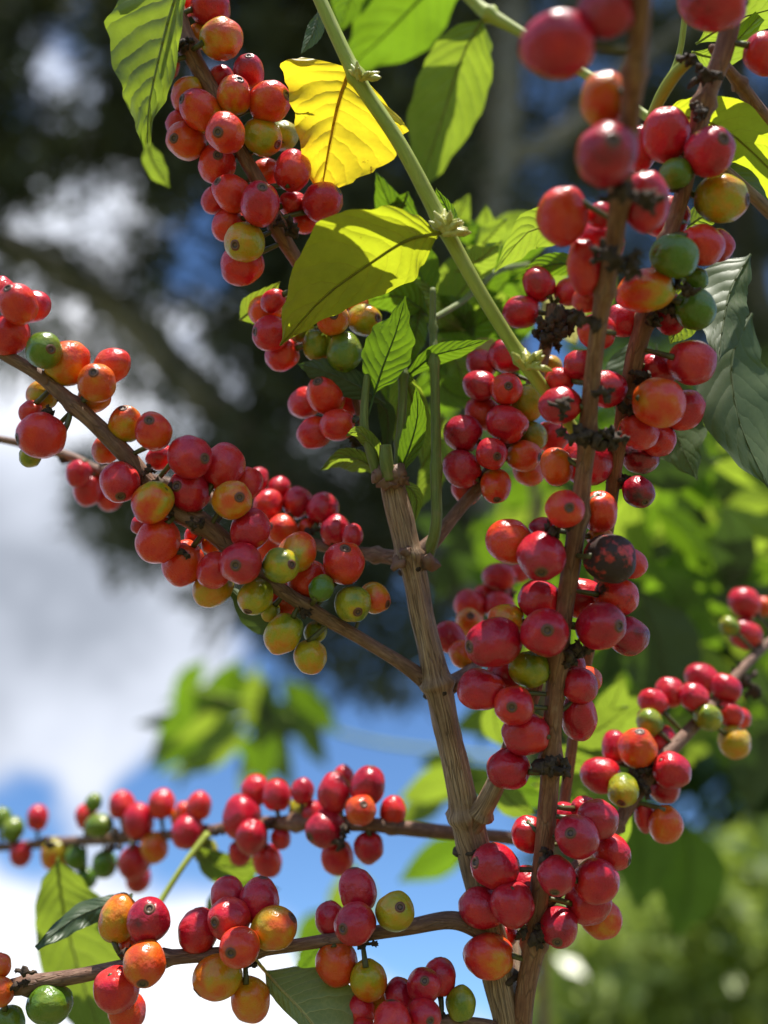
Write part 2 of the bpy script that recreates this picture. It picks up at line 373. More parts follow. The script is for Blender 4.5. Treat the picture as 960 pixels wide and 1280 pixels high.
# ------------------------------------------------------------------ leaves
def leaf(parent,mid,wl,wr,d0,mat,k=0.,kx=0.,fold=.25,wave=.03,petiole=None,name='leaf',label=None,curl=0.,edge=.04,seed=None):
    """mid: px midrib points; wl/wr: half widths px along it; k,kx: tilt (tan) in the view frame"""
    sd=seed if seed is not None else random.random()*99
    S=catmull([(a,b) for a,b in mid],10); n=len(S)
    def samp(w,u):
        x=u*(len(w)-1); i=min(int(x),len(w)-2); f=x-i; f=f*f*(3-2*f); return w[i]*(1-f)+w[i+1]*f
    x0,y0=S[n//2]; vs=[];fs=[];uv=[]; NW=9; cols=2*NW+1
    wm=max(max(wl),max(wr))
    for i,p in enumerate(S):
        u=i/(n-1); t=S[min(i+1,n-1)]-S[max(i-1,0)]; t=t/(np.linalg.norm(t)+1e-9); nn=np.array([t[1],-t[0]])
        for j in range(-NW,NW+1):
            v=j/NW; w=samp(wl,u) if v<0 else samp(wr,u)
            e=1+edge*noise.noise(Vector((u*14,sd,v*.6)))*abs(v)*2
            lat=v*w*e; q=p-nn*lat   # v<0 -> left of travel
            sweep=t*abs(v)**2*w*.12*(1 if u<.9 else 0.3)
            q=q+sweep
            un=d0/F
            rib=.010*wm*math.sin(6.283*(u*9.5-abs(v)**1.25*2.0))*(1-abs(v)*.3)
            dd=(k*(q[1]-y0)+kx*(q[0]-x0)+fold*abs(lat)+curl*(u-.5)**2*wm*2+wm*wave*3*noise.noise(Vector((u*5+sd,v*1.1,sd)))*(.3+abs(v))+wm*wave*2*abs(v)*math.sin(u*21+sd)*.45+rib)*un
            vs.append(P(q[0],q[1],d0+dd)); uv.append((u,v))
    for i in range(n-1):
        for j in range(cols-1): a=i*cols+j; fs.append((a,a+1,a+1+cols,a+cols))
    o=obj(name,mesh(name,vs,fs,[M[mat]],uvs=uv),parent)
    if label: o['label']=label
    # raised midrib and petiole, welded into the same leaf mesh
    me=o.data; mb=MB(); step=4
    c=[Vector(vs[i*cols+NW]) for i in range(0,n,step)]
    if petiole: c=[P(*petiole)]+c
    if len(c)>2:
        rr0=max(.0004,wm*d0/F*.030)
        for a in range(len(c)-1):
            r=rr0*(1.2-a/len(c)); r2=rr0*(1.2-(a+1)/len(c)); mb.tubelet(c[a],c[a+1],r,r2,0,6)
        bm=bmesh.new(); bm.from_mesh(me); ul=bm.loops.layers.uv['uv']; base=[bm.verts.new(v) for v in mb.v]
        for f in mb.f:
            try: nf=bm.faces.new([base[i] for i in f])
            except ValueError: continue
            nf.smooth=True
            for lp in nf.loops: lp[ul].uv=(.5,.0)
        bm.to_mesh(me); bm.free()
    return o
WN=[0.02,.45,.85,1,.98,.85,.6,.3,.02]
def wn(w,tip=0): return [w*a for a in WN]
def rleaf(parent,x,y,L,ang,w,d,mat,k,kx=0.,bendpx=0.,**kw):
    a=math.radians(ang); dx,dy=math.cos(a),math.sin(a); px,py=-dy,dx
    mid=[(x-dx*L*.5,y-dy*L*.5),(x+px*bendpx,y+py*bendpx),(x+dx*L*.5,y+dy*L*.5)]
    return leaf(parent,mid,wn(w),wn(w),d,mat,k,kx,**kw)

f_=lambda r,d: r*d/F  # px to metres
# ================================================================== MAIN COFFEE TREE
gnd=P(660,1500,.40); gnd=Vector((gnd.x+.05,gnd.y+.12,0))
tree=empty('coffee_tree',gnd)
tag(tree,'coffee tree with the thick pale cracked trunk, fruiting branches reaching left across the sky','coffee tree')
T_=[Vector(gnd),Vector((gnd.x-.01,gnd.y-.02,.6)),P(655,1420,.385),P(638,1290,.372),P(620,1200,.37),P(600,1100,.37),P(580,1010,.37),P(562,920,.37),P(547,858,.37),P(530,780,.37),P(513,700,.37),P(493,615,.37),P(484,585,.37)]
tube(T_,[.016,.011,f_(21,.37),f_(20,.37),f_(20,.37),f_(20,.37),f_(18,.37),f_(17,.37),f_(17,.37),f_(15,.37),f_(15.5,.37),f_(14.5,.37),f_(8,.37)],'trunk',M['bark'],tree,seg=28,nodes=(5.9,8.05,10.05,11.6),rough=.12,sub=14)

mb=MB()
for (x,y,r) in ((486,588,.0016),(476,592,.0019),(497,590,.002),(490,600,.0022),(470,598,.0014),(503,600,.0016),(482,604,.002),(508,690,.0016),(536,704,.0022),(500,704,.0018)): mb.lump(P(x,y,.3655),r*1.25,0,(1,1,1.3),.7)
mb.build('scaly_collar',[M['branch']],tree)
leaf(tree,[(497,596),(512,560),(522,520),(520,482)],wn(15),wn(14),.362,'lf_green',k=.5,fold=.4,label='small green leaf at the trunk top')
leaf(tree,[(478,592),(468,560),(448,540),(432,545)],wn(10),wn(10),.363,'lf_light',k=.7,fold=.4)
for (x,y,r,dx) in ((548,866,18.5,.2),(587,1062,20.5,.2),(516,712,17.5,.2),(628,1222,22,.2)):
    tube([(x-1,y-4,.37),(x,y,.37),(x+1,y+4,.37)],[f_(r*.86,.37),f_(r*.965,.37),f_(r*.86,.37)],'node_ring',M['husk'],tree,seg=26,rough=.16)
# left big branch
LB=[(545,862,.372),(500,828,.368),(450,798,.366),(390,762,.362),(330,722,.36),(262,662,.358),(210,632,.356),(160,572,.354),(105,518,.352),(50,470,.352),(5,442,.352),(-60,400,.352)]
br=tube(LB,[f_(r,.36) for r in (13,9,8,9,10,12,11,11,10,8,8,7)],'branch',M['branch'],tree,nodes=(3.1,5.2,6.3,8.2),seg=14)
hb=cherries(br,LB,'''0 365 18 .85;22 380 24 .8 n-.2,-.6;42 383 20 .87 z-1;10 418 25 .87;55 438 24 .07 y20 n.62,.05 z1;84 454 27 .62 z0 b.25;139 458 22 .72 z-.5;121 478 24 .65 n.1,-.35;118 497 19 .6 z-1;53 495 19 .38 z-.7 b.2;38 515 14 .85 z-1;52 544 28 .84 n-.85,.2 z1;38 570 14 .28 z-1;
157 530 21 .48 n0,-.8 b.25;192 540 24 .74 n0,-.45 z1 b.2;132 562 17 .65 z-1.5;200 572 16 .85 z-1;150 602 25 .87 n.2,.7 z.6;190 628 25 .6 b.4 z.7;238 571 28 .9 n.75,.1 y25 z.8;237 614 26 .9 n-.4,-.2 z.6;279 583 27 .93 z-.3;290 625 25 .52 n.45,-.1 z1.4 b.2;308 604 20 .9 z-1;
197 676 27 .78 z.5;176 656 12 .98 z-1;229 704 26 .82 z-.5;242 670 12 .8 z-1.5;264 680 13 .65 z-1.5;268 713 22 .86 z.2;266 735 24 .43 z-.6;313 662 24 .94 y26 z1;301 704 26 .91 n-.1,.05 z1;372 690 24 .62 z.2 b.25;351 707 23 .22 n.6,-.1 z1.2 b.2;385 725 23 .78 z-.6;430 704 26 .8 n.1,-.7 z.5;402 735 16 .02 z1.3;319 746 22 .2 n-.3,.7 z.6 b.2;353 752 22 .82 z-.7;354 792 24 .36 z0 b.2;441 755 22 .17 n.3,.35 z.5 b.2;468 748 19 .48 n.8,.3 z-.2 b.2;394 790 14 .25 z-1;388 821 20 .38 y21;338 765 12 .35 z-1.2;250 655 10 .85 z-1.5''',False,warm=.05)
husks(hb,br,[(75,495,.352),(185,588,.35),(200,610,.35),(205,640,.352),(225,690,.355),(380,765,.358),(240,655,.35),(60,515,.352)],9,1.3)
leaf(br,[(372,745),(330,768),(283,732)],wn(26),wn(22),.37,'lf_under',k=-.3,label='dark leaf behind the fruit')
# branch behind, seen left of the trunk and beyond the big branch
BB=[(512,700,.374),(470,694,.382),(400,682,.395),(340,655,.405),(270,625,.41),(200,600,.415),(130,590,.42),(80,568,.42),(0,549,.42),(-60,540,.42)]
br=tube(BB,[f_(r,.4) for r in (11,8,7,7,7,6,6,6,5,5)],'branch',M['branch'],tree,nodes=(1,3,6),seg=12)
hb=cherries(br,BB,'349 610 14 .88;372 628 19 .87;404 637 20 .92;420 663 19 .9;441 670 14 .87;321 600 15 .92;335 631 19 .87 z.4;353 662 19 .66 n-.7,-.2;383 660 11 .7;335 686 17 .72 z-.6;98 592 16 .9;110 612 19 .87;137 622 16 .84 z-.6',False)
husks(hb,br,[(80,575,.42),(128,583,.42),(385,665,.395)],7,1.2)
# bottom-left branch
BL=[(622,1182,.372),(598,1162,.368),(560,1150,.366),(500,1161,.366),(430,1172,.366),(350,1184,.366),(280,1192,.366),(205,1198,.366),(100,1219,.366),(35,1230,.366),(-30,1242,.366),(-80,1250,.366)]
br=tube(BL,[f_(r,.366) for r in (13,12,11,9,8,8,9,9,9,11,7,6)],'branch',M['branch'],tree,nodes=(3.8,5.4,7,9),seg=14)
hb=cherries(br,BL,'''0 1207 14 .64;0 1240 17 .6;62 1255 27 .03 y23;12 1277 18 .08;149 1148 23 .46 y28 z-.4 b.2;185 1151 27 .96 n.2,-.75 z.6;181 1205 26 .62 n.1,.5 z1.2;162 1183 14 .62 z-.7;145 1237 26 .86 y28 z.4;158 1264 24 .78 z-.5;
248 1164 25 .94 z-.3;285 1120 22 .93 z-.7;286 1148 26 .8 n-.5,-.15 z.6 b.2;324 1126 24 .93 y27 z0;342 1160 27 .47 n.85,-.55 z.6 b.2;300 1184 26 .7 n-.25,-.15 z1.8;273 1221 28 .45 n-.8,.5 z.4 b.2;313 1249 23 .56 y30 z.2;
447 1113 24 .93 z-.1;413 1148 19 .93 z-.8;444 1154 26 .92 n-.5,-.1 z1.2;494 1139 25 .26 n.2,-.5 z1;421 1204 26 .7 z.2;461 1226 22 .45 y27 z.6 b.2''',False)
husks(hb,br,[(155,1190,.36),(20,1232,.36),(310,1205,.36),(455,1180,.362),(30,1215,.36)],7,1.2)
leaf(br,[(330,1212),(350,1235),(375,1262),(415,1310)],[1,35,62,70,40],[1,14,16,14,8],.362,'lf_pale',k=-.75,kx=-.1,fold=.15,label='grey green leaf with yellow midrib',petiole=(318,1198,.364))
leaf(br,[(165,1118),(130,1132),(90,1150),(45,1185)],[1,12,17,14,4],[1,10,15,10,3],.385,'lf_dark',k=-.9,fold=.4,wave=.1,label='dark curled leaf',petiole=(150,1190,.368))
# bottom bunch
B3=[(640,1290,.37),(600,1279,.365),(560,1277,.36),(500,1282,.36),(440,1288,.36)]
br=tube(B3,[f_(r,.36) for r in (8,6,6,6,5)],'branch',M['branch'],tree,nodes=(2,),seg=12)
hb=cherries(br,B3,'450 1264 19 .84 z-.5;476 1256 14 .45 z-1;491 1277 23 .82 z1;500 1246 20 .92;530 1232 22 .92 n0,-.6 z.3;549 1222 21 .92 z-.5;530 1268 21 .84 n.3,-.1 z1;576 1255 19 .17;455 1292 18 .85',False)
husks(hb,br,[(555,1270,.36)],6)
# centre bunch branch
C1=[(518,698,.37),(545,672,.372),(575,636,.378),(605,600,.382),(640,540,.385),(668,480,.388),(685,420,.388),(690,380,.388)]
br=tube(C1,[f_(r,.38) for r in (12,9,8,8,8,8,8,7)],'branch',M['branch'],tree,nodes=(3,5,6),seg=14)
hb=cherries(br,C1,'''634 445 22 .94;602 455 18 .92 z-.5;600 482 20 .94 z.7;633 486 20 .76 n0,-.05 z1.5;659 503 21 .3 y23 z.3 b.2;688 459 15 .45 z-.5;603 517 21 .84 z-.3;633 530 24 .9 z.8;579 542 23 .94 z.3;665 545 18 .2 z-.3;690 547 20 .84 z-.3;615 567 20 .82 n.2,.2 z1.3;655 570 20 .58 n.8,.1 z.4 b.2;577 586 23 .93 z.5;620 607 20 .7 n0,.8 z.6 b.2;661 590 18 .6 z-.4;582 613 17 .84 z-.5;
673 355 20 .94;711 365 17 .94;652 390 21 .94''',False)
husks(hb,br,[(690,405,.38),(700,395,.38),(700,410,.38),(712,402,.38),(690,420,.38)],12,1.7)
# small bunch behind
C2=[(562,858,.372),(590,836,.385),(615,800,.41),(628,760,.43),(632,720,.44)]
br=tube(C2,[f_(r,.4) for r in (11,8,7,6,6)],'branch',M['branch'],tree,nodes=(2,3),seg=12)
hb=cherries(br,C2,'624 721 19 .9;623 744 18 .88 z-.5;588 756 19 .87;587 778 18 .47 n0,-.5;562 797 19 .92;624 758 18 .84;578 818 17 .6 z-.4;648 716 13 .87;607 744 14 .86 z-1',False)
husks(hb,br,[(640,745,.43)],6)
tube([(586,1035,.37),(602,1012,.366),(620,980,.36),(640,930,.362),(668,860,.366),(674,800,.37)],[f_(r,.37) for r in (16,13,12,11,10,9)],'branch',M['bark'],tree,nodes=(.9,),seg=16)
# green shoots from the trunk top
sh=tube([(474,600,.368),(462,560,.366),(455,530,.366),(458,480,.37),(462,450,.372)],[f_(r,.37) for r in (6.5,6,5.5,4.5,4)],'shoot',M['shoot'],tree,seg=12)
leaf(sh,[(468,492),(480,455),(495,415),(507,370)],[1,24,33,30,12,1],[1,22,30,26,12,1],.366,'lf_green',k=.3,fold=.2,label='olive green pointed leaf',petiole=(460,520,.368))
leaf(sh,[(482,505),(440,478),(400,462),(372,455)],wn(22),wn(18),.375,'lf_dark',k=.2,label='dark green leaf under the fruit')
leaf(sh,[(478,592),(450,575),(425,572),(400,588)],wn(17),wn(12),.38,'lf_light',k=1.2,fold=.5,label='small bright crumpled leaf')
tube([(486,600,.365),(483,575,.364),(482,556,.364)],[f_(r,.37) for r in (8,8.5,7)],'cut_stub',M['shoot'],tree,seg=14)
sh=tube([(498,605,.372),(499,560,.374),(503,510,.376),(504,470,.378),(502,440,.38)],[f_(r,.37) for r in (6,5.5,5.5,6,4)],'shoot',M['shoot'],tree,nodes=(1.1,3),seg=12)
leaf(sh,[(503,455),(515,500),(525,540),(530,580)],wn(18),wn(15),.386,'lf_light',k=.5)
leaf(sh,[(506,450),(498,500),(494,560)],wn(14),wn(12),.392,'lf_light',k=.8)
leaf(sh,[(470,500),(485,520),(482,580)],wn(10),wn(12),.39,'lf_dark',k=.3)
leaf(sh,[(498,600),(520,620),(518,655)],wn(9),wn(9),.375,'lf_light',k=.3)
sh=tube([(535,695,.37),(545,655,.366),(545,600,.368),(545,530,.37),(543,460,.373),(541,410,.378),(541,360,.38)],[f_(r,.37) for r in (7.5,7,6.5,6,6,4.5,3.5)],'shoot',M['shoot'],tree,nodes=(2.2,4.1,5),seg=12)
leaf(sh,[(500,478),(540,446),(575,436),(612,424)],wn(13),wn(13),.372,'lf_green',k=.9,fold=.4)
leaf(sh,[(540,380),(520,330),(508,285)],wn(32),wn(28),.40,'lf_green',k=.5)
leaf(sh,[(545,410),(580,360),(628,300)],wn(28),wn(25),.42,'lf_light',k=.6)
leaf(sh,[(545,415),(590,410),(650,370)],wn(22),wn(22),.425,'lf_green',k=.9)
leaf(sh,[(543,460),(560,490),(600,505)],wn(20),wn(18),.43,'lf_green',k=.9)
leaf(sh,[(543,470),(575,430),(560,380)],wn(22),wn(22),.44,'lf_light',k=.4)
leaf(sh,[(548,540),(540,590),(520,640)],wn(20),wn(16),.42,'lf_light',k=.5)
leaf(sh,[(540,350),(590,330),(640,340)],wn(18),wn(18),.45,'lf_light',k=.8)
leaf(sh,[(535,395),(500,370),(450,380)],wn(24),wn(22),.40,'lf_green',k=.8)
leaf(sh,[(510,240),(495,270),(470,215)],wn(25),wn(25),.40,'lf_green',k=.5)
leaf(sh,[(560,300),(562,270),(545,235)],wn(20),wn(10),.36,'lf_green',k=.3)
tube([(540,400,.38),(580,375,.40),(620,340,.42),(660,330,.44)],[f_(r,.4) for r in (4,4,4,3)],'twig',M['shoot'],tree,seg=10)

for a in ((590,400,95,-35,20,.43,'lf_light',.9),(615,345,90,-60,20,.44,'lf_green',.7),(575,470,80,70,16,.43,'lf_light',.6),(600,300,90,-80,20,.46,'lf_light',.5),(655,310,80,-20,17,.45,'lf_green',.9),(575,275,70,-70,16,.45,'lf_light',.5),(520,420,70,100,15,.41,'lf_green',.6),(585,355,80,20,18,.47,'lf_dark',.4),(480,470,70,80,15,.4,'lf_green',.8),(560,560,90,80,17,.45,'lf_light',.7),(700,395,80,60,30,.44,'lf_cream',.7),(570,395,70,-130,17,.42,'lf_green',.8),(525,545,80,85,16,.41,'lf_light',.8),(610,440,60,10,17,.42,'lf_cream',.6),*[(random.uniform(495,660),random.uniform(285,500),random.uniform(55,95),random.uniform(-150,60),random.uniform(13,21),random.uniform(.40,.50),random.choice(['lf_light','lf_green','lf_light']),random.uniform(.5,1.2)) for _ in range(22)]):
    rleaf(sh,*a[:6],a[6],k=a[7],bendpx=random.uniform(-8,8),wave=.07,fold=.35)
# ================================================================== FOREGROUND COFFEE STEM
g2=Vector((gnd.x+.03,gnd.y-.03,0))
ft=empty('coffee_tree',g2)
tag(ft,'slender brown coffee stem in the foreground, packed with big red cherries from bottom to top','coffee tree')
FT=[Vector(g2),Vector((g2.x,g2.y-.02,.6)),P(650,1420,.38),P(651,1290,.368),P(667,1180,.364),P(680,1060,.36),P(688,960,.356),P(697,830,.35),P(715,700,.345),P(733,560,.338),P(745,430,.325),P(765,320,.31),P(780,210,.29),P(795,80,.27),P(805,-30,.253),P(812,-160,.24)]
tube(FT,[.012,.01,f_(14,.37)]+[f_(r,.36) for r in (13,13,12,11.5,11.5,11,10,9.5,9.5)]+[f_(11.5,.3),f_(11.5,.3),f_(10,.3),f_(9,.3)],'stem',M['twigfg'],ft,nodes=(4.0,6.1,7.05,8.4,9.1,10.6,11.7,12.9),seg=20,sub=12)
FS=[(651,1290,.368),(667,1180,.364),(680,1060,.36),(688,960,.356),(697,830,.35),(715,700,.345),(733,560,.338),(745,430,.325),(765,320,.31),(780,210,.29),(795,80,.27),(805,-30,.253)]
hb=cherries(ft,FS,'''636 961 25 .93 z.2;660 1043 20 .92 y24 z-.6;705 1023 20 .92 z-1.2;721 1046 28 .92 n-.4,-.4 z1.2;747 1024 25 .94 z0;730 1010 15 .93 z-1;765 1065 22 .87 n.8,.3 z-.2;619 1083 28 .93 n-.85,-.3 z.3;695 1095 25 .9 y22 n-.2,.5 z1.6;746 1101 27 .88 z.7;736 1128 27 .92 z-.3;752 1148 24 .66 z-1 b.2;603 1134 26 .92 z.2;641 1131 26 .92 y28 z.8;660 1106 22 .92 z-1;698 1159 24 .93 n-.2,.35 z.8;631 1168 14 .87 z-1;611 1195 30 .73 y26 z.5 b.3;
636 677 27 .74 z.2;677 660 14 1.05 z-1;676 695 31 .9 n-.1,.55 z1;706 636 24 .76 n.05,-.05 z1.3;749 640 22 .76 y26 z-.6;763 698 30 .85 k1 z.6;787 704 20 .84 z-.8;750 672 15 .5 z-1.5;770 746 26 .8 k.55 z-.8;675 750 25 .89 z-.6;727 748 26 .88 z-1;681 791 30 .92 n-.05,-.2 z.9;751 783 32 .92 y28 n.5,-.1 z.9;786 795 24 1.0 z-.6;617 803 33 .92 y30 z1 n-.9,.1;633 774 20 .48 z-.8 b.2;662 836 23 .28 z.2 b.2;601 862 27 .9 z.2;631 845 20 .88 z-1;642 882 25 .82 n-.2,-.1 z.8;657 917 27 .92 z1;724 857 22 .94 z-.7;733 850 18 .7 z-1.5;724 897 22 .94 y32 z-.5;715 832 16 .93 z-1.2;
697 56 42 .92 z.5;757 15 33 1.04 z0;755 124 28 .64 y31 z-1 b.2;758 193 36 .96 y40 n0,-.1 z1;808 252 28 .88 y36 z-.5 k.2;703 269 31 .82 y34 z-.6;747 303 30 .92 z-1.2;750 269 16 .96 z-1.5;730 334 20 .84 y34 z-.6;746 415 22 .84 z-1;733 375 16 .77 z-1.2;727 457 20 .9 z-1;700 507 24 .87 z-.3;757 486 24 .9 z-1.2;700 475 16 .88 z-1.2;734 578 31 .91 z-1.6;696 584 20 .62 y24 z-.6;797 363 0.1 .5;675 610 0.1 .6'''.replace(';797 363 0.1 .5;675 610 0.1 .6',''),True,off=-.2)
husks(hb,ft,[(688,965,.35),(685,955,.35),(705,965,.352),(700,655,.335),(690,665,.335),(712,820,.345),(725,815,.345),(735,545,.33),(715,548,.33),(705,510,.325),(760,545,.33),(770,548,.33),(745,548,.33),(755,490,.325),(668,1172,.357),(655,1165,.357),(680,1160,.358),(770,325,.3),(790,330,.3),(805,245,.285),(812,255,.285),(780,240,.28),(765,320,.3),(730,400,.32),(680,1075,.35),(720,810,.345)],9,1.5)
# right-hand side branch of the foreground stem
R3=[(680,1130,.364),(735,1070,.38),(770,1030,.39),(795,995,.395),(818,960,.40),(850,925,.41),(885,888,.425),(935,828,.45),(975,790,.47),(1040,730,.49)]
br=tube(R3,[f_(r,.4) for r in (9,9,9,8,9,9,8,7,7,6)],'branch',M['branch'],ft,nodes=(2,4,6),seg=14)
hb=cherries(br,R3,'''931 754 19 .87;955 758 12 .6;912 783 12 .15;932 793 19 .9;877 848 19 .9;907 860 18 .9;838 865 18 .89;816 878 17 .88;867 871 17 .94 z1;885 897 17 .2 z.6;913 893 16 .86 z.4;925 898 13 .8 z-.3;918 928 20 .42;812 903 16 .17 z-.6;769 934 16 .93 y20 z-.6;797 935 22 .6 y25 n0,-.9 z.8 b.2;827 929 19 .9 y21 z-.2;751 969 24 .92 y21;779 988 20 .27 n-.3,.5 z1;840 963 23 .9 z.4;830 985 19 .9 z-.3;806 1022 12 .9 y21 z-.3;832 1031 21 .62 y24 z.4''',False)
husks(hb,br,[(815,950,.395),(800,965,.392),(805,985,.39),(880,890,.42),(932,850,.445),(945,865,.445)],8,1.5)
for a in ((748,905,90,-30,24,.46),(720,945,70,20,18,.47),(760,880,80,-60,20,.5),(700,975,70,-10,20,.46),(645,1000,60,40,18,.45),(665,985,80,10,20,.5),(780,890,90,-20,24,.52),(770,1040,60,-50,12,.43),(625,905,60,80,18,.5)):
    rleaf(br,*a,'lf_light' if random.random()<.6 else 'lf_green',k=.9,bendpx=6)

# ================================================================== RIGHT UPPER BRANCH
o2=P(950,-90,.33)
rb=empty('coffee_branch',o2)
tag(rb,'reddish brown fruiting branch at upper right beside large dark drooping leaves','coffee branch')
R2=[(950,-90,.33),(925,-20,.33),(905,60,.332),(880,130,.334),(858,225,.337),(835,300,.34),(812,380,.345),(795,440,.348),(785,490,.352),(772,560,.356),(762,640,.365),(745,760,.38),(720,900,.388),(700,1040,.39)]
tube(R2,[f_(r,.34) for r in (11,12,12,12,10,10,12,12,11,10,9,9,8,8)],'stem',M['twigfg'],rb,nodes=(3,5,6.3,8.2),seg=16)
hb=cherries(rb,R2,'''893 0 38 .95 z2.5;957 67 26 .84;800 186 20 .92 y28 z-.6;832 168 28 .87 y32 z.2;887 189 31 .92 y28 n.25,-.15 z.8;845 217 19 .03 z.8;902 248 30 .3 n.8,.2 b.2;832 272 27 .9 z-.8;878 306 26 .82 z.2;896 307 20 .87 z-.7;844 320 29 .03 y25 z1.2;807 363 34 .52 y26 z.8 b.3;777 401 21 .92 z-.7;838 393 21 .94 y24 z-.5;869 386 25 .03 z.6;869 349 15 .03 z-.6;865 453 31 .92 y27 z.8;821 463 22 .93 z-.6;823 503 32 .7 y30 z1.2 b.2;855 513 24 .87 n.8,-.5 z-.1;798 540 26 .84 y21 z.4;823 549 21 .87 z-.3;800 571 22 1.08 z-.4;798 615 20 1.02 n.2,.6''',True)
husks(hb,rb,[(845,235,.33),(875,140,.328),(812,400,.34),(840,385,.34),(800,470,.345),(788,510,.345),(850,340,.332),(858,360,.33),(775,600,.36),(862,75,.325),(880,95,.326)],9,1.5)
leaf(rb,[(822,150),(870,148),(920,172),(985,235)],[1,22,36,42,38,20],[1,18,40,62,50,30],.35,'lf_olive',k=1.1,fold=.1,label='big yellow green leaf, lit through')
leaf(rb,[(870,55),(920,25),(990,5)],[1,20,26,20],[1,18,22,20],.36,'lf_light',k=1.)
leaf(rb,[(865,65),(900,70),(950,20)],[1,14,16,8],[1,14,20,8],.37,'lf_light',k=1.)
leaf(rb,[(938,318),(915,360),(905,400),(898,452)],[1,18,22,30,22,1],[1,36,42,36,22,1],.365,'lf_under',k=-.62,kx=-.2,fold=.3,label='grey green drooping leaf with ragged edge',edge=.12)
leaf(rb,[(940,392),(915,450),(925,530),(962,612)],[1,34,48,46,24,1],[1,28,44,44,24,1],.372,'lf_under',k=-.45,fold=.2,label='large dark drooping leaf')
leaf(rb,[(820,430),(830,500),(850,555),(872,600)],[1,36,44,38,18,1],[1,32,46,40,18,1],.385,'lf_under',k=-.35,fold=.2,label='dark pointed leaf behind the fruit')
leaf(rb,[(800,420),(790,470),(770,520)],wn(40),wn(34),.395,'lf_under',k=-.3)
leaf(rb,[(862,340),(850,400),(838,430)],wn(25),wn(20),.36,'lf_light',k=.2)
leaf(rb,[(880,215),(925,225),(965,260)],wn(18),wn(16),.36,'lf_under',k=-.4)
leaf(rb,[(850,290),(880,270),(905,265)],wn(16),wn(16),.365,'lf_light',k=.2)
leaf(rb,[(715,262),(690,285),(660,290),(618,340)],[1,14,22,26,18,1],[1,20,30,24,12,1],.375,'lf_light',k=.8,fold=.3,label='bright green leaf')
leaf(rb,[(740,335),(690,330),(640,350)],wn(15),wn(14),.385,'lf_green',k=.5)
tube([(862,75,.33),(845,92,.335),(828,118,.34),(812,150,.343)],[f_(r,.34) for r in (7,8,8,6)],'twig',M['green'],rb,seg=12)
tube([(1000,200,.38),(950,140,.37),(925,105,.362),(905,80,.355),(890,60,.34)],[f_(r,.36) for r in (9,9,8,6,5)],'twig',M['twigfg'],rb,seg=12,nodes=(2,))
tube([(1000,300,.36),(955,258,.355),(910,215,.35),(880,190,.342)],[f_(r,.36) for r in (9,8,6,4)],'twig',M['bark'],rb,seg=12)
tube([(815,140,.36),(845,80,.36),(855,30,.36),(860,-40,.36)],[f_(r,.36) for r in (5,4,4,4)],'twig',M['green'],rb,seg=10)

# ================================================================== GREEN DIAGONAL SHOOT
gs=empty('coffee_branch',P(375,-60,.36))
tag(gs,'young smooth green shoot with pale buds and yellow leaves, slanting down from the top','coffee branch')
G_=[(375,-60,.36),(398,-5,.355),(445,95,.35),(500,180,.347),(552,278,.345),(600,365,.343),(652,448,.342),(690,500,.343),(728,552,.344)]
tube(G_,[f_(r,.35) for r in (8,8.5,9,9,9.5,8.5,8.5,8,8)],'stem',M['green'],gs,nodes=(2,4,6),seg=18,sub=12)
def buds(parent,x,y,d,n,s):
    mb=MB()
    for i in range(n):
        a=math.radians(random.uniform(-150,10)); L=random.uniform(8,20)*s
        b=P(x+math.cos(a)*L,y+math.sin(a)*L*.9,d-random.uniform(-.001,.005)); q=P(x+random.uniform(-5,5),y+random.uniform(-3,3),d-.001)
        mb.tubelet(q,b,.0009*s,.0007*s,0); v=(b-q).normalized(); 
        mb.tubelet(q.lerp(b,.4),b,.0006*s,.0011*s,0); mb.tubelet(b,b+v*.0022*s,.0011*s,.0002*s,0)
    return mb.build('bud_cluster',[M['bud']],parent)
M['bud']=mat_simple('pale_bud',(.34,.36,.06),(.55,.52,.14),200,.4)
buds(gs,452,98,.346,9,.95); buds(gs,557,290,.34,16,1.15); buds(gs,660,458,.336,12,1.1)
leaf(gs,[(438,86),(424,125),(412,180),(401,243)],[16,56,80,90,90,80,60,36,6],[62,80,72,60,50,42,32,20,4],.362,'lf_yellow',k=.4,kx=.1,fold=.05,wave=.05,edge=.06,label='bright yellow leaf with brown specks, lit through',petiole=(446,95,.352),seed=3.)
leaf(gs,[(548,292),(510,300),(465,328),(405,372),(350,432)],[4,36,48,44,38,28,14,1],[4,28,52,74,78,60,32,1],.345,'lf_olive',k=.7,kx=.0,fold=.12,wave=.04,label='yellow green leaf, half in shade',petiole=(556,288,.345),seed=11.)
leaf(gs,[(398,15),(392,40),(376,68)],wn(12),wn(10),.37,'lf_under',k=-.3)
leaf(gs,[(300,400),(318,385),(350,352)],wn(18),wn(20),.385,'lf_light',k=.8)

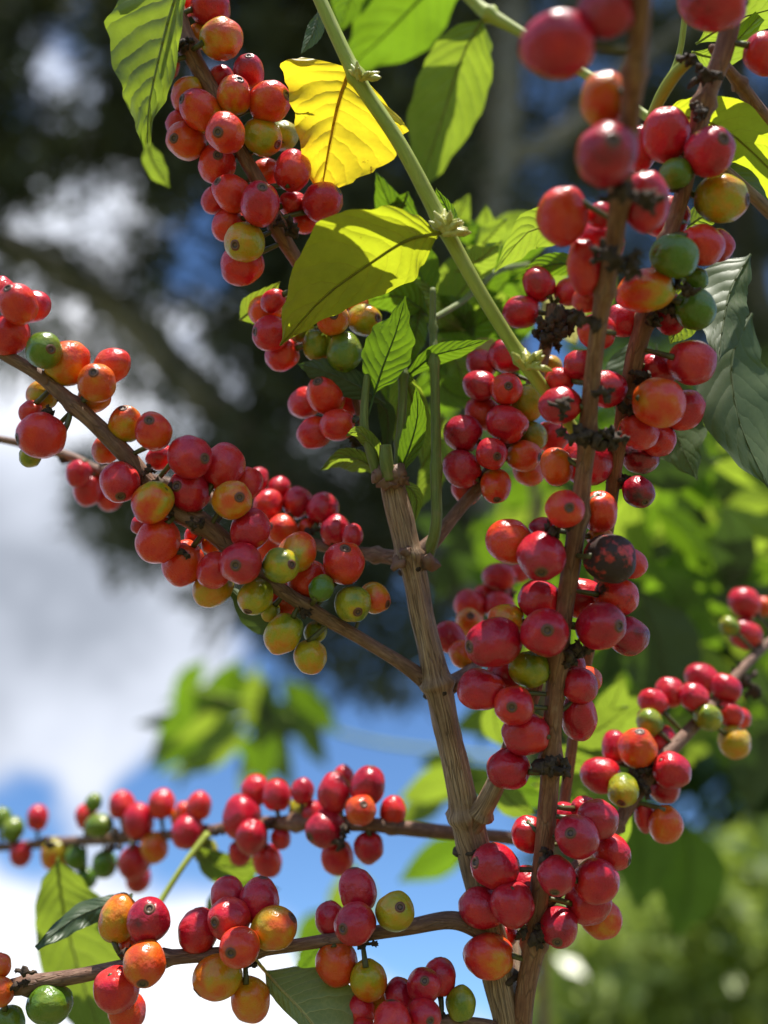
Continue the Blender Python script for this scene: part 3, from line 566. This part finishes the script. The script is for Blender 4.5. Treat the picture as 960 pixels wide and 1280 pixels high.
# ================================================================== TOP-LEFT FRUITING BRANCH
tl=empty('coffee_branch',P(185,-90,.37))
tag(tl,'drooping branch at upper left with orange and red cherries between two leaves','coffee branch')
TL=[(185,-90,.37),(212,-20,.37),(236,60,.37),(266,115,.37),(302,190,.37),(330,240,.37),(352,295,.372),(385,350,.378),(415,420,.384),(440,480,.386),(458,545,.382),(474,590,.375)]
tube(TL,[f_(r,.37) for r in (10,10,11,10,9,9,10,8,8,7,6,5)],'stem',M['twigfg'],tl,nodes=(2,3.4,5.8,8),seg=16)
hb=cherries(tl,TL,'''263 10 23 .96;277 48 25 .62 z.6 b.25;216 20 17 .6 z-.5;208 84 16 .7;230 0 20 .77 z-.5;250 45 15 .6 z-1;276 97 15 .92 z-.5;311 91 20 .96 n.1,-.6 z0;293 119 21 .62 n.4,-.6 z1 b.3;337 127 25 .72 n.85,-.1 z.7 b.2;236 119 21 .68 z-.3 b.2;252 139 25 .74 n-.75,-.3 z.8 b.3;282 166 25 .77 n-.2,.3 z1.5;223 153 15 .93 z-.6;233 176 24 .63 n-.4,.2 z.7;328 171 23 .3 n.8,.5 z.3 b.2;354 170 18 .26 z-.3;271 205 24 .77 n.2,-.1 z.4;290 242 23 .84 n-.6,-.4 z.4;270 250 17 .88 z-.7;332 218 20 .77 z-.8;366 213 22 .9 y26 z.4;325 255 25 .92 n.2,-.5 z1;403 252 24 .87 n.8,-.4;366 255 16 .92 z-1;382 277 15 .84 z-1;286 282 20 .88;306 303 24 .33 n-.35,.35 z1;302 331 25 .88 z-.2;
331 388 20 .72;341 376 15 .93;339 417 22 .93 n-.8,0;353 444 20 .88 z-.2;358 428 17 .87 z-.5;416 398 21 .57 n.1,0 z.8;446 380 14 .66 z-.8;456 400 20 .33 n.75,0;378 412 17 .22 z-.5;397 432 18 .17 y20 z.4;431 440 22 .13 y24 z.2;407 493 25 .78 n-.3,-.5 z.6;381 504 20 .93 z-.2;393 541 20 .88;422 531 20 .84 z.5;436 503 17 .93 z-.8''',True,warm=.05)
husks(hb,tl,[(225,55,.365),(236,50,.365),(352,280,.366),(368,285,.366),(345,175,.37),(300,130,.37),(440,548,.38)],7,1.2)
leaf(tl,[(232,-40),(212,20),(197,80),(186,135),(184,190)],[2,14,20,24,20,6,4],[5,66,74,58,36,16,5],.345,'lf_light',k=.1,kx=.1,fold=.35,wave=.05,label='pale green leaf hanging tip down',seed=5.,petiole=(225,-60,.36))
leaf(tl,[(185,180),(192,205),(212,235)],[4,14,12,1],[4,12,12,1],.30,'lf_light',k=.4,label='curled leaf tip')

# ================================================================== MID-LEFT BRANCH (behind)
mb_=empty('coffee_branch',P(660,1050,.42))
tag(mb_,'horizontal fruiting branch crossing blue sky behind the trunk, above the lowest branch','coffee branch')
MBR=[(660,1050,.42),(600,1044,.42),(550,1040,.42),(500,1034,.415),(450,1030,.415),(370,1028,.435),(300,1031,.45),(255,1040,.465),(150,1048,.495),(60,1054,.515),(-10,1060,.52),(-80,1064,.52)]
tube(MBR,[f_(r,.43) for r in (8,8,9,9,9,9,8,7,7,7,6,6)],'stem',M['branch'],mb_,nodes=(3.2,5,7,8,9),seg=14)
tube([(260,1042,.45),(232,1078,.44),(200,1128,.43),(180,1160,.42)],[f_(r,.43) for r in (5,4,4,4)],'twig',M['green'],mb_,seg=10)
hb=cherries(mb_,MBR,'''2 1023 12 .1;16 1037 14 .1;47 1022 14 .9;26 1068 14 .93;70 1068 19 .47 b.2;95 1073 14 .02;108 1098 13 .0;131 1080 16 .0;117 1003 10 .08;108 1021 14 .78;124 1032 18 .08 y14 z1;152 1006 16 .88;202 1005 17 .84;173 1027 20 .9 z.6;230 1014 11 .7;249 1008 16 .82;234 1040 20 .9 z.8;193 1060 17 .62 z.5;168 1078 20 .9;173 1098 16 .88 z-.4;257 1065 15 .25;225 1022 12 .6 z-.5;
319 988 18 .88;346 994 18 .93;378 989 15 .93;302 1021 24 .96;314 1046 20 .95 z.8;300 1067 15 .93;334 1076 17 .88 y21;351 1048 13 .88;374 1013 14 .25 z-.5;418 991 22 .9;429 973 14 .87 z-1;460 983 21 .95 y24;451 1013 19 .63 n.2,-.6 z1;392 1016 14 .93 z-.3;406 1036 23 .95 n-.7,.2 z.5;422 1072 21 .9;461 1060 19 .95;491 1014 17 .78 z-.2''',True)
husks(hb,mb_,[(145,1045,.46),(140,1060,.46),(335,1030,.435),(430,1040,.41),(425,1055,.41),(270,1040,.44),(60,1054,.47)],7,1.3)
leaf(mb_,[(72,1072),(78,1130),(95,1200),(128,1300)],[1,30,52,62,58,48,20],[1,24,36,40,44,36,20],.46,'lf_light',k=.3,kx=-.2,fold=-.3,label='ribbed pale green leaf hanging down')
leaf(mb_,[(240,1060),(285,1085),(345,1072)],wn(18),wn(22),.46,'lf_light',k=.7)
leaf(mb_,[(265,1065),(300,1100),(350,1112)],wn(14),wn(14),.47,'lf_green',k=.8)
leaf(mb_,[(420,1165),(395,1190),(365,1228)],wn(20),wn(18),.45,'lf_green',k=.6)
leaf(mb_,[(290,1110),(270,1130),(262,1160)],wn(14),wn(12),.46,'lf_light',k=.4)

# ================================================================== THIN GREEN TWIG TOP
tg=empty('coffee_branch',P(540,-50,.44))
tag(tg,'thin yellow green twig at the top with two large ribbed leaves','coffee branch')
tube([(540,-50,.44),(590,0,.435),(612,18,.43),(660,46,.42),(740,98,.40),(800,140,.385),(850,170,.37)],[f_(r,.4) for r in (7,8,9,6,6,6,5)],'stem',M['green'],tg,nodes=(2,),seg=12)
leaf(tg,[(604,22),(578,70),(552,150),(522,245)],[1,30,42,46,40,24,1],[1,26,40,44,42,26,1],.44,'lf_light',k=.45,kx=.15,fold=.15,label='ribbed yellow green leaf hanging down')
leaf(tg,[(585,-50),(530,-5),(480,45),(425,95)],[1,30,46,50,40,20,1],[1,34,56,58,46,22,1],.47,'lf_green',k=.8,fold=.2,label='blurred bright green leaf')
leaf(tg,[(470,-40),(440,-5),(425,40)],wn(25),wn(25),.46,'lf_green',k=.4)

# ================================================================== LEAFY BRANCHES AND BUSHES FURTHER BACK
def leafy(name,label,cat,stem,srad,leaves,grp=None,base=None):
    e=empty(name,base if base is not None else P(*stem[0])); tag(e,label,cat,grp)
    tube(([base] if base is not None else [])+[P(*s) for s in stem],([srad*1.3] if base is not None else [])+[srad*(1-.6*i/len(stem)) for i in range(len(stem))],'stem',M['green'] if base is None else M['branch'],e,seg=8)
    for L in leaves:
        x,y,l,a,w,d,m,k=L; rleaf(e,x,y,l,a,w,d,m,k,bendpx=random.uniform(-.1,.1)*l)
    return e
rng=random.Random(5)
SPR=[]
for i in range(36):
    x=rng.uniform(205,400); y=858+(x-215)*.22+rng.uniform(-20,75); a=rng.uniform(95,175) if x<300 else rng.uniform(10,110)
    SPR.append((x,y,rng.uniform(70,125),a,rng.uniform(10,15),rng.uniform(1.1,1.6),rng.choice(['lf_light','lf_green','lf_dark','lf_dark','lf_green']),rng.uniform(.2,1.1)))
leafy('coffee_branch','blurred leafy spray standing out against the cloud left of the trunk','coffee branch',
 [(660,952,1.4),(560,940,1.4),(470,928,1.38),(400,908,1.35),(330,885,1.3),(235,858,1.3)],.0035,SPR)
leafy('coffee_branch','blurred leaves just left of the trunk, low against blue sky','coffee branch',
 [(640,990,.8),(600,985,.8),(560,1000,.8),(520,1010,.8)],.003,
 [(550,985,110,165,24,.8,'lf_light',.9),(545,1075,110,150,24,.75,'lf_green',.7),(530,1010,90,140,20,.85,'lf_light',.8),(600,985,70,60,22,.8,'lf_light',.6),(430,1130,110,100,30,.95,'lf_light',.6),(395,1170,90,120,26,.95,'lf_green',.5),(560,960,80,190,16,.85,'lf_light',1.)])
# bush behind on the right
bb=Vector((.55,.75,0))
LV=[]
def fill(n,xr,yr,dr,Lr,mats,kr=(.5,1.2),ang=(20,160)):
    for i in range(n):
        d=rng.uniform(*dr); LV.append((rng.uniform(*xr),rng.uniform(*yr),rng.uniform(*Lr)*.75/d,rng.uniform(*ang),rng.uniform(.17,.24)*rng.uniform(*Lr)*.75/d,d,rng.choice(mats),rng.uniform(*kr)))
fill(75,(730,990),(530,800),(.62,1.0),(70,135),['lf_green','lf_green','lf_light','lf_dark'],kr=(.1,1.2),ang=(-20,200))
fill(14,(700,900),(600,900),(.8,1.1),(150,220),['lf_green','lf_dark'],ang=(40,140))
fill(34,(850,1000),(720,1100),(.7,1.),(80,135),['lf_green','lf_green','lf_light','lf_dark'],kr=(.1,1.2))
fill(30,(700,900),(840,1000),(.6,.9),(60,110),['lf_green','lf_light'],ang=(-20,200))
LV=[l for l in LV if l[1]<1130 and math.hypot(l[0]-910,l[1]-1030)>110 and math.hypot(l[0]-810,l[1]-1050)>80]
LV+=[(815,820,170,80,52,.62,'lf_dark',.2),(760,800,120,95,34,.66,'lf_dark',.3),(850,1100,150,95,44,.8,'lf_green',.1),(790,1060,160,85,44,.75,'lf_green',.0),(955,960,120,110,34,.8,'lf_dark',.2),(890,880,110,70,30,.75,'lf_green',.5)]
leafy('coffee_bush','out of focus coffee bush with sunlit and dark green leaves behind the right-hand fruit','bush',
 [(1080,1500,.95),(1060,1100,.9),(1020,900,.85),(990,700,.8),(960,560,.8)],.006,LV,base=bb)
LV=[]
fill(26,(540,760),(330,720),(.75,1.05),(80,130),['lf_green','lf_light','lf_green','lf_dark'],ang=(-40,220))
fill(10,(600,720),(640,980),(.8,1.05),(80,130),['lf_green','lf_light'])
leafy('coffee_bush','out of focus leafy stem behind the central bunch of cherries','bush',
 [(700,1500,1.),(690,1100,.95),(680,800,.9),(660,500,.9),(640,330,.9)],.006,LV,base=Vector((.2,.85,0)))

# ------------------------------------------------------------------ far vegetation: sprays in bulk
def nm(c1,c2,tr,name,fac=.3,rough=.3,spec=.5):
    m=NT(name); tc=m.n('TexCoord').outputs['Object']; c=m.ramp(m.noise(tc,2.5,4),[(.4,c1),(.6,c2)])
    p=m.n('BsdfPrincipled',{'Base Color':c,'Roughness':rough,'Specular IOR Level':spec}); t=m.n('BsdfTranslucent',{0:(*tr,1)})
    return m.done(m.n('MixShader',{0:fac,1:p.outputs[0],2:t.outputs[0]}).outputs[0])
M['needle']=nm((.05,.058,.032),(.13,.14,.075),(.10,.12,.04),'needle_foliage',.2,.6,.15)
M['bushleaf']=nm((.05,.10,.015),(.36,.42,.13),(.40,.52,.07),'bush_foliage',.45)
M['midleaf']=nm((.03,.06,.015),(.06,.11,.02),(.12,.22,.02),'tree_foliage',.35)
nrng=np.random.default_rng(4)
def sprays(centres,size,blades,width,name,mat,parent,droop=.3,up=None):
    """each spray: thin leaf blades fanned round a random axis"""
    n=len(centres); C=np.asarray(centres)
    vs=[];fs=[]
    ax=nrng.normal(size=(n,3)); ax[:,2]-=droop; ax/=np.linalg.norm(ax,axis=1)[:,None]
    V=[];k=0
    for b in range(blades):
        dv=ax+nrng.normal(size=(n,3))*.75; dv/=np.linalg.norm(dv,axis=1)[:,None]
        sd=np.cross(dv,nrng.normal(size=(n,3))); sd/=np.linalg.norm(sd,axis=1)[:,None]
        L=size*nrng.uniform(.5,1.2,(n,1)); o=C+nrng.normal(size=(n,3))*size*.35
        p0=o; p1=o+dv*L*.5+sd*width*L*.5; p2=o+dv*L+np.array([0,0,-.08])*L; p3=o+dv*L*.5-sd*width*L*.5
        V.append(np.stack([p0,p1,p2,p3],1))
    V=np.concatenate(V,0).reshape(-1,3); nf=len(V)//4
    me=bpy.data.meshes.new(name); me.vertices.add(len(V)); me.vertices.foreach_set('co',V.ravel().astype(np.float32))
    me.loops.add(nf*4); me.loops.foreach_set('vertex_index',np.arange(nf*4,dtype=np.int32))
    me.polygons.add(nf); me.polygons.foreach_set('loop_start',np.arange(0,nf*4,4,dtype=np.int32)); me.polygons.foreach_set('loop_total',np.full(nf,4,dtype=np.int32))
    me.materials.append(mat); me.update(); me.validate()
    return obj(name,me,parent)
def inpoly(x,y,poly):
    c=False;j=len(poly)-1
    for i in range(len(poly)):
        xi,yi=poly[i];xj,yj=poly[j]
        if (yi>y)!=(yj>y) and x<(xj-xi)*(y-yi)/(yj-yi)+xi: c=not c
        j=i
    return c
LIMB=[(600,745),(520,690),(430,640),(330,560),(230,470),(140,380),(20,310)]
TRK=[(625,770),(600,620),(606,400),(612,250),(622,100),(632,-60)]
def seg(x,y,L):
    return min(nearest(x,y,[np.array(p,float) for p in L])[0],999)
def crown(poly,holes,n,dr,clump=.0,keep=0.0,clear=False):
    out=[];xs=[p[0] for p in poly];ys=[p[1] for p in poly]
    while len(out)<n:
        x=rng.uniform(min(xs),max(xs));y=rng.uniform(min(ys),max(ys))
        if not inpoly(x,y,poly): continue
        d=rng.uniform(*dr)
        q=noise.noise(Vector((x/75,y/75,d*.4)))+.5*noise.noise(Vector((x/28,y/28,d*.8+7)))
        if q<clump-(.35 if clear and x>300 and y<700 else 0): continue
        if clear and d<7.6 and (seg(x,y,TRK)<44 or (d<7.3 and seg(x,y,LIMB)<20)): continue
        ok=True
        for hx,hy,hr in holes:
            if math.hypot(x-hx,y-hy)<hr*(.85+.3*noise.noise(Vector((x/20,y/20,hx)))) and rng.random()>keep: ok=False;break
        if ok: out.append(P(x,y,d))
    return out
ct=Vector((1.9,6.6,0))
con=empty('conifer_tree',ct)
tag(con,'tall dark conifer with grey trunk and crooked limbs, out of focus behind everything','tree')
tube([ct,Vector((1.75,6.6,1.4)),P(745,1150,7.4),P(690,950,7.4),P(625,770,7.3),P(600,620,7.3),(606,400,7.4),(612,250,7.5),(622,100,7.6),(632,-60,7.8),(640,-300,8.2)],[.3,.26,.24,.22,.22,.19,.17,.16,.18,.17,.14],'trunk',M['darkbark'],con,seg=18,rough=.12)
for lp,lr in (([(600,745,7.3),(520,690,7.2),(430,640,7.1),(330,560,7.),(230,470,6.9),(140,380,6.9),(20,310,6.8),(-150,250,6.8)],.2),
              ([(612,250,7.5),(540,170,7.4),(420,110,7.3),(300,60,7.2),(120,20,7.)],.09),
              ([(606,420,7.4),(480,330,7.5),(330,250,7.6),(160,200,7.6),(-50,160,7.6)],.08),
              ([(615,200,7.5),(700,170,7.6),(820,60,7.7),(950,-20,7.8)],.09),
              ([(604,500,7.4),(500,560,7.2),(380,700,7.2),(200,700,7.1),(120,640,7.1)],.05)):
    tube([P(*q) for q in lp],[lr*(1-.7*i/len(lp)) for i in range(len(lp))],'limb',M['darkbark'],con,seg=10,rough=.12)
poly=[(-260,-330),(660,-330),(660,330),(600,500),(560,760),(520,860),(400,850),(330,770),(230,745),(140,700),(95,600),(140,560),(250,540),(180,470),(60,455),(-40,440),(-260,420)]
holes=[(105,262,46),(60,270,26),(150,290,24),(0,300,34),(110,352,26),(30,375,26),(238,235,24),(235,300,44),(270,270,24),(262,345,34),(165,420,28),(215,405,34),(245,440,30),(300,480,28),(70,60,46),(60,105,34),(115,70,24),(30,160,18),(160,235,16),(395,560,30),(440,580,20),(120,520,30),(180,560,34),(400,480,14),(210,620,20),(450,800,22),(420,810,14)]
sprays(crown(poly,[(a,b,r*1.3) for a,b,r in holes],8500,(5.8,9.5),-.05,.02,True),.24,7,.2,'crown',M['needle'],con)
poly=[(640,-330),(1200,-330),(1200,420),(980,420),(860,560),(700,420),(640,330)]
ct2=Vector((3.2,8.5,0)); con2=empty('conifer_tree',ct2)
tag(con2,'dark feathery conifer at upper right with specks of blue sky showing through','tree')
tube([ct2,P(1010,900,9.5),P(930,300,9.6),P(900,-300,10.)],[.3,.25,.2,.15],'trunk',M['darkbark'],con2,seg=12)
sprays(crown(poly,[(632,272,12),(655,170,8),(700,200,7),(650,300,10)],6500,(7.5,11),.10,.0),.19,8,.15,'crown',M['needle'],con2)
# mid-distance leafy trees lower right
def ftree(base,label,poly,holes,n,dr,size,mat,cl,stem,width=.45):
    e=empty('leafy_tree',base); tag(e,label,'tree')
    tube([base]+[P(*s) for s in stem],[.10]+[.07*(1-.7*i/len(stem)) for i in range(len(stem))],'trunk',M['darkbark'],e,seg=10,rough=.1)
    sprays(crown(poly,holes,n,dr,cl,.03),size,6,width,'crown',mat,e,droop=.2)
    return e
ftree(Vector((1.2,3.6,0)),'out of focus leafy tree with mid green crown behind the right-hand bush',
 [(640,600),(760,480),(1150,480),(1150,1120),(900,1150),(760,1120),(700,1000),(640,800)],[(910,1030,62),(935,1065,40),(815,1060,36),(905,770,36),(900,730,30),(955,1110,34)],1900,(3.4,5.),.16,M['midleaf'],-.02,[(1030,1300,4.2),(1000,1050,4.2),(960,800,4.3),(950,600,4.4)])
ftree(Vector((.65,2.3,0)),'pale sunlit shrub glowing out of focus at the bottom right corner',
 [(670,1160),(760,1120),(850,1080),(960,1050),(1200,1000),(1200,1420),(640,1420)],[(930,1110,20),(905,1250,18),(680,1150,14)],2600,(2.3,3.3),.075,M['bushleaf'],-.3,[(1010,1420,2.9),(1000,1250,2.9),(990,1150,3.0)])
# ------------------------------------------------------------------ ground
def ground():
    m=NT('grass_ground'); tc=m.n('TexCoord').outputs['Object']
    c=m.ramp(m.noise(tc,1.5,6,.7),[(.3,(.06,.08,.03)),(.7,(.15,.14,.07))])
    mt=m.done(m.n('BsdfPrincipled',{'Base Color':c,'Roughness':.9}).outputs[0])
    N=24;S=900.;vs=[];fs=[]
    for i in range(N+1):
        for j in range(N+1):
            x=((i/N*2-1)**3)*S;y=((j/N*2-1)**3)*S; vs.append((x,y,0))
    for i in range(N):
        for j in range(N): a=i*(N+1)+j; fs.append((a,a+N+1,a+N+2,a+1))
    o=obj('ground',mesh('ground',vs,fs,[mt])); tag(o,kind='structure')
ground()

# ------------------------------------------------------------------ sun, sky
def cdir(x,y,z): return (RT*x+UP*y-FW*z).normalized()
SUN=cdir(.07,.96,-.27)
sl=bpy.data.lights.new('sun','SUN'); sl.energy=4.9; sl.angle=math.radians(.5); sl.color=(1,.95,.87)
so=bpy.data.objects.new('sun',sl); COL.objects.link(so); so.rotation_mode='QUATERNION'; so.rotation_quaternion=SUN.to_track_quat('Z','Y'); so.location=(0,0,20)
w=bpy.data.worlds.new('World'); sc.world=w; w.use_nodes=True; t=w.node_tree; t.nodes.clear()
class WT(NT):
    def __init__(s): s.t=t
W=WT()
sky=W.n('TexSky',sky_type='NISHITA'); sky.sun_disc=False
sky.sun_elevation=math.asin(SUN.z); sky.sun_rotation=math.atan2(SUN.x,SUN.y); sky.air_density=1.; sky.dust_density=.4; sky.ozone_density=2.5; sky.altitude=1500
gen=W.n('TexCoord').outputs['Generated']
def blob(x,y,r):
    d=(P(x,y,1)-CAM).normalized(); ang=math.atan(r/F)
    dt=W.n('VectorMath',{0:gen,1:tuple(d)},operation='DOT_PRODUCT').outputs['Value']
    return W.math('EXPONENT',W.math('MULTIPLY_ADD',dt,2/ang**2,-2/ang**2))
nz=W.noise(W.n('Mapping',{0:gen,3:(1,1,1.6)}).outputs[0],5.5,4,.55)
cov=W.math('ADD',W.math('MULTIPLY',W.math('SUBTRACT',nz,.5),3.6),.18)
for x,y,r,a in ((40,700,260,1.3),(60,470,150,1.2),(100,920,130,.7),(250,800,120,.5),(0,1220,200,1.2),(480,1250,130,1.3),(250,1230,160,1.2),(30,985,70,-1.5),(200,985,55,-.9),(470,930,170,-1.6),(560,1100,130,-1.5),(230,1070,110,-1.4),(30,1080,60,-1.2),(420,1080,110,-1.2),(250,320,60,-.5),(80,100,120,.6),(110,270,60,1.2),(0,320,80,1),(700,200,200,-1.4),(900,1080,140,-1.4)):
    cov=W.math('ADD',cov,W.math('MULTIPLY',blob(x,y,r),a))
cv=W.n('MapRange',{0:cov,1:0.,2:.75}); cv.interpolation_type='SMOOTHSTEP'; cv=cv.outputs[0]
shade=W.math('ADD',W.noise(gen,9,3,.6),W.math('MULTIPLY',blob(0,680,250),-.55))
for x,y,r,a in ((80,470,140,.8),(0,1230,200,.3),(480,1250,140,.35),(230,1240,150,.3),(100,900,80,.2)): shade=W.math('ADD',shade,W.math('MULTIPLY',blob(x,y,r),a))
cc=W.ramp(shade,[(.05,(3.0,3.3,3.9,1)),(.45,(5.6,6.,6.9,1)),(.75,(7.3,7.6,8.3,1)),(1.,(9.6,9.7,10.2,1))])
skc=W.n('VectorMath',{0:sky.outputs[0],1:(.82,1.05,1.25)},operation='MULTIPLY').outputs[0]
mx=W.mix(cv,skc,cc)
bg=W.n('Background',{0:mx,1:.085}); out=t.nodes.new('ShaderNodeOutputWorld'); t.links.new(bg.outputs[0],out.inputs[0])

# ------------------------------------------------------------------ camera
cd=bpy.data.cameras.new('camera'); co=bpy.data.objects.new('camera',cd); COL.objects.link(co); co.location=CAM; co.rotation_euler=(math.pi/2+PITCH,0,0)
cd.sensor_fit='HORIZONTAL'; cd.sensor_width=36; cd.lens=18/math.tan(math.radians(20)); cd.clip_start=.01; cd.clip_end=3000
cd.dof.use_dof=True; cd.dof.focus_distance=.358; cd.dof.aperture_fstop=cd.lens/9.; sc.camera=co
sc.render.engine='CYCLES'
sc.view_settings.view_transform='Standard'; sc.view_settings.look='None'; sc.view_settings.exposure=.78; sc.view_settings.gamma=1

cy=sc.cycles; cy.max_bounces=6; cy.diffuse_bounces=3; cy.glossy_bounces=2; cy.transmission_bounces=4; cy.caustics_reflective=False; cy.caustics_refractive=False
